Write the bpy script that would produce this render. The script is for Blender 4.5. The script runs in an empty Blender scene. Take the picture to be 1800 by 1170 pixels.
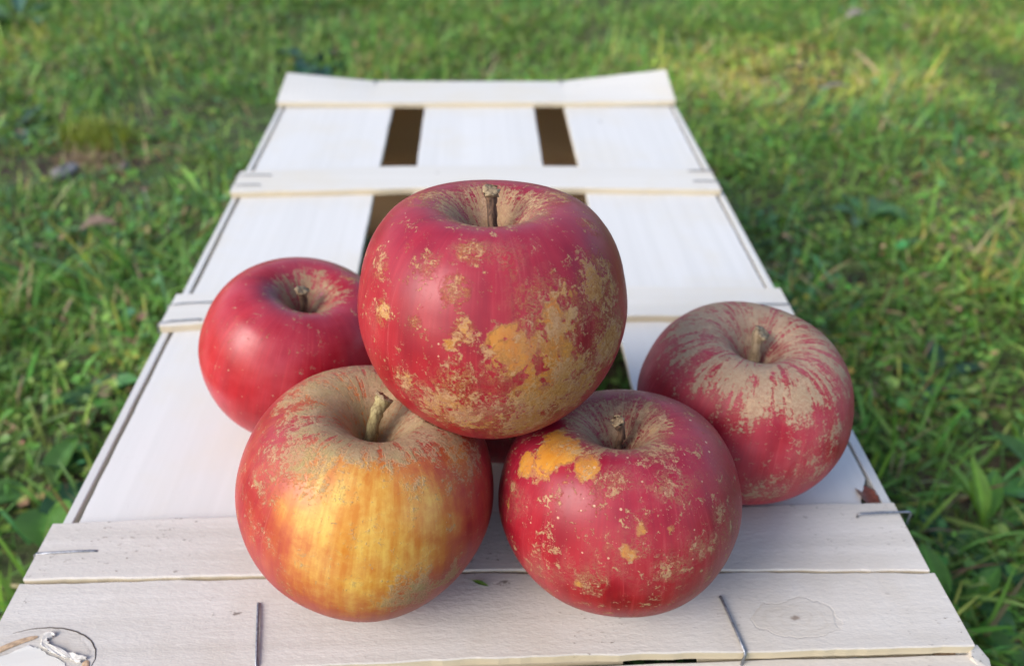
import bpy, math, random
import numpy as np
from mathutils import Matrix, Vector

random.seed(7); rng = np.random.default_rng(11)
sc = bpy.context.scene
COL = sc.collection

# ------------------------------------------------------------------ camera
TOP = 0.15                                    # height of the crate's upturned bottom above the lawn
PITCH, ROLL = 0.66093, 0.02123
fw = Vector((0, math.cos(PITCH), -math.sin(PITCH))); rt0 = Vector((1, 0, 0)); up0 = rt0.cross(fw)
rt = math.cos(ROLL)*rt0 + math.sin(ROLL)*up0; up = -math.sin(ROLL)*rt0 + math.cos(ROLL)*up0
cd = bpy.data.cameras.new('camera'); cam = bpy.data.objects.new('camera', cd); COL.objects.link(cam)
m = Matrix.Identity(4)
for i in range(3):
    m[i][0], m[i][1], m[i][2] = rt[i], up[i], -fw[i]
m[2][3] = TOP + 0.23
cam.matrix_world = m
cd.sensor_width = 36; cd.sensor_fit = 'HORIZONTAL'; cd.lens = 1352/1800*36
cd.clip_start = 0.01; cd.clip_end = 500
cd.dof.use_dof = True; cd.dof.focus_distance = 0.222; cd.dof.aperture_fstop = cd.lens/2.9
sc.camera = cam

# ------------------------------------------------------------------ sky, sun, exposure
SUN_DIR = Vector((-0.70, -0.42, 0.58)).normalized()          # towards the light
el = math.asin(SUN_DIR.z); az = math.atan2(SUN_DIR.x, SUN_DIR.y)
w = bpy.data.worlds.new('World'); sc.world = w; w.use_nodes = True
wn = w.node_tree.nodes; bg = wn['Background']
sky = wn.new('ShaderNodeTexSky'); sky.sky_type = 'NISHITA'; sky.sun_disc = False
sky.sun_elevation = el; sky.sun_rotation = az; sky.air_density = 1.0; sky.dust_density = 2.0; sky.ozone_density = 0.8
w.node_tree.links.new(sky.outputs[0], bg.inputs[0]); bg.inputs[1].default_value = 0.13
ld = bpy.data.lights.new('sun', 'SUN'); ld.energy = 1.5; ld.angle = math.radians(32); ld.color = (1, .955, .89)
sun = bpy.data.objects.new('sun', ld); COL.objects.link(sun)
sun.rotation_euler = SUN_DIR.to_track_quat('Z', 'Y').to_euler()
sc.view_settings.view_transform = 'Standard'; sc.view_settings.look = 'None'
sc.view_settings.exposure = 1.05; sc.view_settings.gamma = 1
sc.render.engine = 'CYCLES'
sc.cycles.use_denoising = True
sc.cycles.max_bounces = 8

# ------------------------------------------------------------------ helpers
class G:
    """small node-graph helper"""
    def __init__(s, name):
        s.m = bpy.data.materials.new(name); s.m.use_nodes = True
        s.t = s.m.node_tree; s.b = s.t.nodes['Principled BSDF']; s.out = s.t.nodes['Material Output']
    def put(s, sock, v):
        if isinstance(v, bpy.types.NodeSocket): s.t.links.new(v, sock)
        elif isinstance(v, (tuple, list)) and sock.type == 'RGBA' and len(v) == 3: sock.default_value = (*v, 1)
        else: sock.default_value = v
    def n(s, ty, out=0, props=None, **ins):
        nd = s.t.nodes.new('ShaderNode'+ty)
        for k, v in (props or {}).items(): setattr(nd, k, v)
        for k, v in ins.items():
            s.put(nd.inputs[int(k[1:])] if k[0] == 'i' and k[1:].isdigit() else nd.inputs[k.replace('_', ' ')], v)
        return nd.outputs[out]
    def math(s, op, a, b=0.0, c=0.0): return s.n('Math', props={'operation': op}, i0=a, i1=b, i2=c)
    def mix(s, f, a, b): 
        nd = s.t.nodes.new('ShaderNodeMix'); nd.data_type = 'RGBA'
        s.put(nd.inputs[0], f); s.put(nd.inputs[6], a); s.put(nd.inputs[7], b); return nd.outputs[2]
    def step(s, v, a, b, lo=0.0, hi=1.0):
        return s.n('MapRange', props={'interpolation_type': 'SMOOTHSTEP'}, i0=v, i1=a, i2=b, i3=lo, i4=hi)
    def noise(s, vec, scale, detail=3.0, rough=.5): return s.n('TexNoise', Vector=vec, Scale=scale, Detail=detail, Roughness=rough)
    def attr(s, name, out=2): return s.n('Attribute', out, props={'attribute_name': name})
    def scaled(s, vec, sx, sy, sz): return s.n('Mapping', Vector=vec, Scale=(sx, sy, sz))
    def bump(s, h, strength, dist): return s.n('Bump', Height=h, Strength=strength, Distance=dist)
    def set(s, **k):
        for a, v in k.items(): s.put(s.b.inputs[a.replace('_', ' ')], v)
        return s.m

def link(name, me, mats, parent=None):
    o = bpy.data.objects.new(name, me); COL.objects.link(o)
    for mt in (mats if isinstance(mats, (list, tuple)) else [mats]):
        if len(me.materials) < (len(mats) if isinstance(mats, (list, tuple)) else 1): me.materials.append(mt)
    if parent: o.parent = parent
    return o
def tag(o, label=None, cat=None, group=None, kind=None):
    for k, v in (('label', label), ('category', cat), ('group', group), ('kind', kind)):
        if v: o[k] = v
    return o
def empty(name, loc, rz=0.0):
    o = bpy.data.objects.new(name, None); COL.objects.link(o); o.location = loc; o.rotation_euler = (0, 0, rz)
    o.empty_display_size = .02; return o
def mesh(name, v, f, smooth=False, mi=None):
    me = bpy.data.meshes.new(name); me.from_pydata([tuple(map(float, p)) for p in v], [], f); me.update()
    if smooth: me.polygons.foreach_set('use_smooth', [True]*len(me.polygons))
    if mi is not None: me.polygons.foreach_set('material_index', mi)
    return me
def fast_mesh(name, V, Q=None, T=None, color=None):
    """big mesh from numpy: V (n,3), quads (q,4), tris (t,3), per-vertex colour"""
    me = bpy.data.meshes.new(name); me.vertices.add(len(V)); me.vertices.foreach_set('co', V.astype(np.float32).ravel())
    Q = np.zeros((0, 4), int) if Q is None else Q; T = np.zeros((0, 3), int) if T is None else T
    loops = np.concatenate([Q.ravel(), T.ravel()]).astype(np.int32)
    start = np.concatenate([np.arange(len(Q))*4, len(Q)*4+np.arange(len(T))*3]).astype(np.int32)
    me.loops.add(len(loops)); me.loops.foreach_set('vertex_index', loops)
    me.polygons.add(len(start)); me.polygons.foreach_set('loop_start', start)
    me.update(calc_edges=True); me.validate()
    me.polygons.foreach_set('use_smooth', np.ones(len(me.polygons), bool))
    if color is not None:
        a = me.color_attributes.new('tint', 'FLOAT_COLOR', 'POINT')
        a.data.foreach_set('color', np.concatenate([color, np.ones((len(color), 1))], 1).astype(np.float32).ravel())
    return me
def tube(pts, rad, seg=8, cap=True):
    """tube along 3-D points with one radius per point"""
    P = [Vector(p) for p in pts]; V = []; Fc = []
    rad = rad if isinstance(rad, (list, tuple)) else [rad]*len(P)
    ref = Vector((.31, .17, .93))
    for i, p in enumerate(P):
        d = (P[min(i+1, len(P)-1)]-P[max(i-1, 0)]).normalized()
        if abs(d.dot(ref)) > .97: ref = Vector((1, .1, 0))
        a = d.cross(ref).normalized(); b = d.cross(a)
        for k in range(seg):
            t = 2*math.pi*k/seg; V.append(p+(a*math.cos(t)+b*math.sin(t))*rad[i])
    for i in range(len(P)-1):
        for k in range(seg):
            k2 = (k+1) % seg; Fc.append((i*seg+k, i*seg+k2, (i+1)*seg+k2, (i+1)*seg+k))
    if cap: Fc += [tuple(range(seg))[::-1], tuple((len(P)-1)*seg+k for k in range(seg))]
    return V, Fc
class VN:
    """2-D value noise for numpy arrays, about 0..1"""
    def __init__(s, freq, n=128): s.g = rng.random((n, n)); s.f = freq; s.n = n
    def __call__(s, x, y):
        x = np.asarray(x)*s.f+40; y = np.asarray(y)*s.f+40; i = np.floor(x).astype(int); j = np.floor(y).astype(int)
        u = x-i; v = y-j; u = u*u*(3-2*u); v = v*v*(3-2*v); g = s.g; n = s.n
        a = g[i % n, j % n]; b = g[(i+1) % n, j % n]; c = g[i % n, (j+1) % n]; d = g[(i+1) % n, (j+1) % n]
        return (a*(1-u)+b*u)*(1-v)+(c*(1-u)+d*u)*v

# ------------------------------------------------------------------ materials
def wood(name, base, dark, axis, rough_sawn=.3, speck=.5, cream=None, knots=()):
    g = G(name); co = g.n('TexCoord', 3)
    st = (5, 190, 200) if axis == 'x' else (190, 5, 200)
    grain = g.noise(g.scaled(co, *st), 1.0, 5, .6)
    broad = g.noise(g.scaled(co, *([s*.12 for s in st])), 1.0, 3, .5)
    blot = g.noise(co, 22, 4, .6)
    col = g.mix(g.step(g.math('ADD', g.math('MULTIPLY', grain, .55), g.math('MULTIPLY', broad, .45)), .36, .66), dark, base)
    col = g.mix(g.step(blot, .42, .72, 0, .55), col, cream or (base[0]*.95, base[1]*.9, base[2]*.8))
    # little fibre specks torn out of the surface
    ss = (330, 800, 500) if axis == 'x' else (800, 330, 500)
    sp = g.noise(g.scaled(co, *ss), 1.0, 2, .7)
    area = g.step(g.noise(co, 30, 3), .47, .64)
    spm = g.math('MULTIPLY', g.step(sp, .63, .71), g.math('MULTIPLY', area, speck))
    pale = g.math('MULTIPLY', g.step(g.noise(g.scaled(co, *((130, 900, 500) if axis == 'x' else (900, 130, 500))), 1.0, 2, .6), .62, .70), .22*rough_sawn)
    col = g.mix(pale, col, tuple(min(.8, c_*1.3) for c_ in base))
    col = g.mix(spm, col, (dark[0]*.42, dark[1]*.38, dark[2]*.35))
    vo = g.n('TexVoronoi', 0, props={'feature': 'F1'}, Vector=g.scaled(co, *((24, 42, 30) if axis == 'x' else (30, 24, 30))), Scale=1.0, Randomness=1.0)
    dot = g.step(g.math('ADD', vo, g.math('MULTIPLY', g.math('SUBTRACT', sp, .5), .22)), .012, .045, 1, 0)
    col = g.mix(g.math('MULTIPLY', dot, .8), col, (.13, .10, .08))
    tool = g.noise(g.scaled(co, *((520, 60, 60) if axis == 'x' else (60, 520, 60))), 1.0, 3, .6)
    hgt = g.math('ADD', g.math('MULTIPLY', grain, .12), g.math('MULTIPLY', g.math('ADD', sp, g.math('MULTIPLY', tool, .2)), rough_sawn*1.0))
    for (kx, ky, rx, ry, ring) in knots:
        sub = g.n('VectorMath', props={'operation': 'SUBTRACT'}, i0=co, i1=(kx, ky, 0))
        wob = g.math('MULTIPLY', g.math('SUBTRACT', g.noise(co, 110, 3, .6), .5), .75)
        d = g.math('ADD', g.n('VectorMath', 1, props={'operation': 'LENGTH'}, i0=g.scaled(sub, 1/rx, 1/ry, 0.001)), wob)
        oval = g.step(d, .9, 1.05, 1, 0)
        col = g.mix(g.math('MULTIPLY', oval, .22), col, (dark[0]*.8, dark[1]*.76, dark[2]*.68))
        rings = g.math('MULTIPLY', g.step(g.math('SINE', g.math('MULTIPLY', d, 21)), .1, 1), g.math('MULTIPLY', oval, .14))
        col = g.mix(rings, col, (dark[0]*.7, dark[1]*.62, dark[2]*.52))
        pith = g.step(d, .07, .17, 1, 0); col = g.mix(g.math('MULTIPLY', pith, .75), col, (.16, .11, .08))
        hgt = g.math('SUBTRACT', hgt, g.math('MULTIPLY', g.step(g.math('ABSOLUTE', g.math('SUBTRACT', d, .97)), .0, .06, 1, 0), .7*ring))
    return g.set(Base_Color=col, Roughness=.62, Normal=g.bump(hgt, .22+.28*rough_sawn, .0005), **{'Specular_IOR_Level': .25})

WHITE = (.80, .805, .81); 
M_plank = wood('pale_poplar_plank', (.625, .617, .60), (.58, .573, .555), 'y', .05, .12)
M_slat = wood('pale_poplar_slat', (.62, .60, .56), (.57, .55, .51), 'x', .15, .35)
M_front = wood('rough_sawn_poplar_shaded', (.56, .525, .485), (.475, .442, .40), 'x', .9, 1.0, (.45, .405, .345))  # greyish raw wood, darkened further to paint the onlooker's shade over the foreground
M_front2 = wood('rough_sawn_poplar_with_knot_shaded', (.555, .522, .482), (.47, .437, .397), 'x', .95, 1.0, (.45, .405, .345),
                knots=((.1027, -.2439, .0145, .0075, .6), (-.146, -.2510, .0200, .0100, .2)))  # same foreground shade mixed into the raw wood tone
M_cream = wood('fresh_cut_edge', (.60, .53, .40), (.50, .42, .29), 'x', .3, .3)
M_side = wood('pale_side_board', (.59, .59, .58), (.52, .515, .50), 'y', .15, .2)
M_end = wood('inner_end_board', (.78, .56, .36), (.68, .46, .28), 'x', .3, .3)
_t = M_end.node_tree; _tr = _t.nodes.new('ShaderNodeBsdfTranslucent'); _tr.inputs[0].default_value = (.75, .48, .26, 1); _mx = _t.nodes.new('ShaderNodeMixShader'); _mx.inputs[0].default_value = .35
_t.links.new(_t.nodes['Principled BSDF'].outputs[0], _mx.inputs[1]); _t.links.new(_tr.outputs[0], _mx.inputs[2]); _t.links.new(_mx.outputs[0], _t.nodes['Material Output'].inputs[0])
def simple(name, col, rough=.5, metal=0, noise=0, scale=300):
    g = G(name)
    if noise:
        co = g.n('TexCoord', 3); nz = g.noise(co, scale, 4, .6)
        c = g.mix(g.step(nz, .3, .7), tuple(x*(1-noise) for x in col), tuple(min(1, x*(1+noise)) for x in col))
        return g.set(Base_Color=c, Roughness=rough, Metallic=metal, Normal=g.bump(nz, .3, .0004))
    return g.set(Base_Color=col, Roughness=rough, Metallic=metal)
M_wire = simple('galvanised_wire', (.24, .25, .28), .42, .75, .35, 900)
M_flake = simple('torn_pale_fibre', (.56, .53, .48), .85, 0, .2, 700)
M_tan = simple('torn_tan_wood', (.42, .29, .18), .8, 0, .3, 500)

def leaf_mat(name, translucency=.35, rough=.45):
    g = G(name); c = g.attr('tint', 0); co = g.n('TexCoord', 3)
    nz = g.noise(co, 120, 3, .6)
    c2 = g.mix(g.step(nz, .3, .75, 0, .35), c, g.n('HueSaturation', Hue=.49, Saturation=.9, Value=1.5, Color=c))
    g.set(Base_Color=c2, Roughness=rough, **{'Specular_IOR_Level': .35})
    tr = g.n('BsdfTranslucent', Color=g.n('HueSaturation', Hue=.485, Saturation=1.1, Value=1.45, Color=c2))
    mx = g.n('MixShader', Fac=translucency, i1=g.b.outputs[0], i2=tr)
    g.t.links.new(mx, g.out.inputs[0]); return g.m
M_grass = leaf_mat('grass_blade', .35, .5); M_weed = leaf_mat('broad_leaf', .25, .38)
def ground_mat():
    g = G('lawn_soil'); co = g.n('TexCoord', 3)
    a = g.noise(co, 7, 5, .6); b = g.noise(co, 60, 5, .65); c = g.noise(co, 300, 3, .6)
    soil = g.mix(g.step(b, .35, .65), (.035, .024, .014), (.12, .085, .05))
    moss = g.mix(g.step(c, .35, .65), (.035, .06, .012), (.09, .13, .03))
    col = g.mix(g.step(g.math('ADD', g.math('MULTIPLY', a, .6), g.math('MULTIPLY', b, .4)), .42, .56), soil, moss)
    return g.set(Base_Color=col, Roughness=.9, Normal=g.bump(g.math('ADD', b, g.math('MULTIPLY', c, .4)), .8, .008))
M_ground = ground_mat()

# ------------------------------------------------------------------ ground sheet
gv, gf = [], []
ax = np.concatenate([-np.geomspace(80, 2.2, 14), np.linspace(-2, 2, 90), np.geomspace(2.2, 80, 14)])
vn1, vn2 = VN(5), VN(17)
for yy in ax+.8:
    for xx in ax:
        near = math.exp(-(xx*xx+(yy-.8)**2)/6)
        gv.append((xx, yy, near*(.022*(float(vn1(xx, yy))-.5)+.010*(float(vn2(xx, yy))-.5))-.008))
nn = len(ax)
for j in range(nn-1):
    for i in range(nn-1):
        gf.append((j*nn+i, j*nn+i+1, (j+1)*nn+i+1, (j+1)*nn+i))
tag(link('ground', mesh('ground', gv, gf, True), M_ground), 'dark soil and moss under the lawn', 'ground', kind='structure')

# ------------------------------------------------------------------ the crate, bottom up
# crate coordinates: x across, y along (metres, zero at its middle), z = 0 is the upper face of the cross slats
YC = .3835; YAW = .05329
cx = .00125-YC*math.sin(YAW); cy = YC*math.cos(YAW)
crate = empty('wooden_crate', (cx, cy, 0), YAW)
tag(crate, 'pale wooden fruit crate standing upside down on the lawn', 'crate')
def cr2w(x, y, z):
    return Vector((cx+x*math.cos(YAW)-y*math.sin(YAW), cy+x*math.sin(YAW)+y*math.cos(YAW), TOP+z))

def board(name, axis, s0, s1, ea, eb, z1, th, mats, n=44, wob=.0003, bev=.0005, lift=None, edge_mat=None, parent=crate, seed=0):
    """thin sawn board along an axis; ea/eb(s): its two long edges; lift(s, side): warp of the face"""
    r = random.Random(seed+len(name)); V = []; Fc = []; mi = []
    wa = wb = 0.0
    for i in range(n+1):
        s = s0+(s1-s0)*i/n
        wa += r.uniform(-1, 1)*wob-wa*.25; wb += r.uniform(-1, 1)*wob-wb*.25
        a, b = ea(s)+wa, eb(s)+wb
        la, lb = (lift(s, 0), lift(s, 1)) if lift else (0, 0)
        zz = z1+TOP
        for t, z in ((a, zz-bev+la), (a+bev, zz+la), (b-bev, zz+lb), (b, zz-bev+lb), (b, zz-th+lb), (a, zz-th+la)):
            V.append((s+(r.uniform(-1, 1)*wob if i in (0, n) else 0), t, z) if axis == 'x' else (t, s, z))
    for i in range(n):
        for k in range(6):
            k2 = (k+1) % 6; q = (i*6+k, i*6+k2, (i+1)*6+k2, (i+1)*6+k)
            Fc.append(q[::-1] if axis == 'x' else q); mi.append(1 if (k in (3, 5) and edge_mat) else 0)
    for b in (0, n*6):
        q = tuple(b+k for k in range(6)); Fc.append(q if (b == 0) == (axis == 'x') else q[::-1]); mi.append(1 if edge_mat else 0)
    me = mesh(name, V, Fc, False, mi)
    return link(name, me, [mats]+([edge_mat] if edge_mat else []), parent)
def Y(mm): return mm/1000-YC
lin = lambda p: (lambda s: float(np.interp(s, [q[0]/1000 for q in p], [q[1]/1000-YC for q in p])))
con = lambda v: (lambda s: v)

# three wide bottom planks, open gaps between them
pl_r = lambda s: .1535-(.0068*max(0, min(1, (Y(203)-s)/.012)) if s < Y(203) else 0)
for (a, b, sd) in ((con(-.1515), con(-.0680), 1), (con(-.0425), con(.0440), 2), (con(.0685), pl_r, 3)):
    board('plank', 'y', Y(129.5), Y(638), a, b, -.0043, .0033, M_plank, 90, .00018, .0003, edge_mat=M_cream, seed=sd)
# five cross slats
bow = lambda c, h: (lambda s: 0)
def far_lift(s, side):
    l = .0070*max(0, (-s-.0856)/.0714) if s < 0 else .0100*max(0, (s-.0692)/.088)
    return l if side == 1 else l*.12
slats = []
slats.append(board('slat', 'x', -.1572, .1575, lin([(-157, 590.8), (157, 594)]), lin([(-157, 639), (157, 639.6)]), 0, .0042, M_slat, 60, .00022, .0004, far_lift, M_cream, seed=11))
slats.append(board('slat', 'x', -.1572, .1560, lin([(-157, 443.0), (-40, 447.6), (60, 447.5), (156, 443.5)]), lin([(-157, 472), (-55, 479.5), (60, 479), (156, 472.5)]), 0, .0042, M_slat, 60, .0003, .0004, None, M_cream, seed=12))
slats.append(board('slat', 'x', -.1570, .1585, lin([(-157, 304.3), (-130, 306.8), (74, 308.3), (157, 307.6)]), lin([(-157, 331.4), (78, 335.4), (158, 332)]), 0, .0042, M_slat, 60, .0003, .0004, None, M_cream, seed=13))
slats.append(board('slat', 'x', -.1570, .1565, lin([(-157, 161.2), (0, 160.8), (83, 158.6), (157, 156.4)]), lin([(-157, 185), (-91, 186.7), (99, 186.6), (156, 187.2)]), .0006, .0046, M_front, 90, .00022, .0005, (lambda s, side: .0004-.0030*(s+.157)/.314*(.30)), M_cream, seed=14))
slats.append(board('slat', 'x', -.1580, .1578, lin([(-157, 126.5), (-110, 127.4), (-35, 128.6), (30, 129.1), (80, 128.4), (157, 128.4)]), lin([(-157, 160.4), (0, 160.1), (83, 157.9), (157, 155.8)]), 0, .0040, M_front2, 90, .00025, .0004, None, M_cream, seed=15))
for o, l in zip(slats, ('end slat with its far corners warped upwards', 'cross slat with two staples at each end', 'cross slat partly hidden behind the apples', 'rough grey slat under the front apples', 'rough front slat with a broken knot')):
    o['label'] = l
# long side boards (upper and lower), end boards, corner posts
for x0, x1 in ((-.1571, -.1537), (.1555, .1590)):
    for z1, th in ((-.0045, .058), (-.080, .062)):
        board('side_board', 'y', Y(129), Y(637), con(x0), con(x1), z1, th, M_side, 40, .00015, .0003, seed=int(x1*1e4)+int(th*1e4))
for y0, y1 in ((.1232, .1279), (.6395, .6440)):
    for z1, th in ((-.0048, .070), (-.0758, .0735)):
        board('end_board', 'x', -.1570, .1588, con(y0-YC), con(y1-YC), z1, th, M_front if y0 < .2 else M_end, 40, .00025, .0004, seed=int(y1*1e4)+int(th*1e4))
for sx in (-1, 1):
    for yy, sy in ((.1295, 1), (.6385, -1)):
        px = -.1534 if sx < 0 else .1553
        V = []
        for z in (TOP-.0082, .002):
            V += [(px, yy-YC, z), (px-sx*.024, yy-YC, z), (px, yy-YC+sy*.024, z)]
        link('corner_post', mesh('corner_post', V, [(0, 1, 2), (5, 4, 3), (0, 3, 4, 1), (1, 4, 5, 2), (2, 5, 3, 0)]), M_end, crate)
# splintered corner of the end board, front right
V = [(.1588, .1235, -.0052), (.1628, .1228, -.0058), (.1634, .1262, -.0050), (.1605, .1300, -.0028), (.1578, .1302, -.0022), (.1568, .1262, -.0030)]
V = [(a, b-YC, c+TOP) for a, b, c in V]; V += [(a, b, c-.010) for a, b, c in V]
link('splinter', mesh('splinter', V, [tuple(range(6))]+[tuple(range(11, 5, -1))]+[(i, i+6, (i+1) % 6+6, (i+1) % 6) for i in range(6)]), M_front, crate)

# wire staples: (slat index, start, end, bend over the edge)
def staple(slat, a, b, z=.0004, drop=(0, 0, -.006), r=.00042, ent=True, sag=0):
    a = Vector((a[0]/1000, a[1]/1000-YC, TOP+z)); b = Vector((b[0]/1000, b[1]/1000-YC, TOP+z))
    d = (b-a).normalized(); dr = Vector(drop)
    P = ([a-d*.0002+Vector((0, 0, -.0025))] if ent else []) + [a+Vector((0, 0, -.0001)), a+d*.0010+Vector((0, 0, .0002)), a.lerp(b, .35)+Vector((0, sag*.5, .0003)), a.lerp(b, .7)+Vector((0, sag, .0002)), b-d*.0007+Vector((0, 0, .0001)), b+dr*.12+d*.0001, b+dr]
    v, f = tube(P, r, 8); link('staple', mesh('staple', v, f, True), M_wire, slat)
L, R = (-.0012, 0, -.006), (.0012, 0, -.006)
staple(slats[0], (-145.5, 602.8), (-157.9, 602.6), drop=L); staple(slats[0], (138.5, 606.3), (158.3, 606.4), drop=R)
for x in (-85.6, 69.2): staple(slats[0], (x, 631), (x+.6, 640.2), drop=(0, .0006, -.006))
staple(slats[1], (-136, 465.2), (-158, 465.4), drop=L); staple(slats[1], (-140, 451.8), (-158, 451.5), drop=L)
staple(slats[1], (140, 470), (156.8, 469.6), drop=R); staple(slats[1], (140, 455.2), (156.8, 454.4), drop=R)
staple(slats[2], (-136, 323.2), (-157.8, 321), drop=L, sag=.0005); staple(slats[2], (-138, 308.6), (-157.8, 305.6), drop=L, z=.0005, sag=.0008)
staple(slats[2], (138.5, 316.5), (159.2, 316.2), drop=R)
staple(slats[3], (-136.6, 172.2), (-157.8, 171.6), z=.0010, drop=L)
staple(slats[3], (139.8, 180.3), (160.2, 180.9), z=.0018, drop=(.0008, 0, -.007), r=.0005)
staple(slats[4], (-75.8, 150), (-71.6, 127.8), drop=(0, -.0012, -.007), r=.0005, z=.0006)
staple(slats[4], (79.3, 148), (82.2, 127.6), drop=(-.0006, -.001, -.007), r=.0005, z=.0006)

# broken knot at the front left corner: tan torn wood and a curled white flake
def scrap(name, outline, z, th, mat, parent, curl=0, seed=1):
    r = random.Random(seed); n = len(outline); c = Vector((sum(p[0] for p in outline)/n, sum(p[1] for p in outline)/n))
    V = []
    for k, zz in ((1, 0), (.55, th), (0, th*1.15)):
        for p in (outline if k else [c]):
            V.append(((c[0]+(p[0]-c[0])*k)/1000, (c[1]+(p[1]-c[1])*k)/1000-YC, TOP+z+zz+(r.uniform(0, 1)*curl if k else 0)))
    F_ = [(i, (i+1) % n, n+(i+1) % n, n+i) for i in range(n)]+[(n+i, n+(i+1) % n, 2*n) for i in range(n)]
    o = link(name, mesh(name, V, F_, True), mat, parent); md = o.modifiers.new('smooth', 'SUBSURF'); md.levels = md.render_levels = 2; return o
scrap('torn_wood', [(-157, 135.4), (-150, 139.4), (-144, 141.2), (-142.3, 140), (-147.5, 138.2), (-152.5, 135.4), (-157, 132.2)], .0001, .0003, M_tan, slats[4], .0002, 3)
scrap('torn_wood', [(-126.5, 131.6), (-123.6, 132.6), (-122.8, 127.5), (-125, 127.8)], .0001, .0003, M_tan, slats[4], .0002, 4)
def flat_flake(outline, z, th, mat, seed):
    """ragged thin flake with a torn edge"""
    r = random.Random(seed); pts = []
    for i in range(len(outline)):
        a, b = outline[i], outline[(i+1) % len(outline)]
        for k in range(4):
            t = k/4; pts.append(((a[0]*(1-t)+b[0]*t+r.uniform(-.35, .35))/1000, (a[1]*(1-t)+b[1]*t+r.uniform(-.3, .3))/1000-YC))
    n = len(pts); V = [(x_, y_, TOP+z) for x_, y_ in pts]+[(x_+r.uniform(-.0001, .0001), y_+r.uniform(-.0001, .0001), TOP+z+th*r.uniform(.3, 1)) for x_, y_ in pts]
    link('white_flake', mesh('white_flake', V, [tuple(range(n, 2*n))]+[(i, (i+1) % n, n+(i+1) % n, n+i) for i in range(n)]), mat, slats[4])
flat_flake([(-141.8, 141), (-138.6, 141.6), (-137.6, 140.4), (-139.8, 139.6), (-138.6, 137.2), (-133.6, 135.4), (-128.4, 133.6), (-125, 132.8), (-126.2, 131), (-130.4, 132.2), (-135, 133.8), (-139.6, 136), (-141.2, 138.2)], .0001, .0011, M_flake, 5)
flat_flake([(-157, 131), (-151, 134.2), (-145, 137.2), (-141.6, 136.6), (-138, 134.4), (-132, 131.8), (-129, 128.8), (-157, 127.2)], .0001, .0004, M_slat, 7)
# thin crack round the knot
cr = []
for i in range(26):
    t = math.radians(120-i*5.6); cr.append((-.1420+.0195*math.cos(t)+(.0002*random.uniform(-1, 1)), .1317-YC+.0118*math.sin(t)**1.0+(.0001*random.uniform(-1, 1)), TOP+.00003))
v, f = tube(cr, [.00006+.00016*math.sin(math.pi*i/25) for i in range(26)], 6)
link('crack', mesh('crack', v, f), simple('dark_crack', (.06, .045, .035), .9), slats[4])

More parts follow.
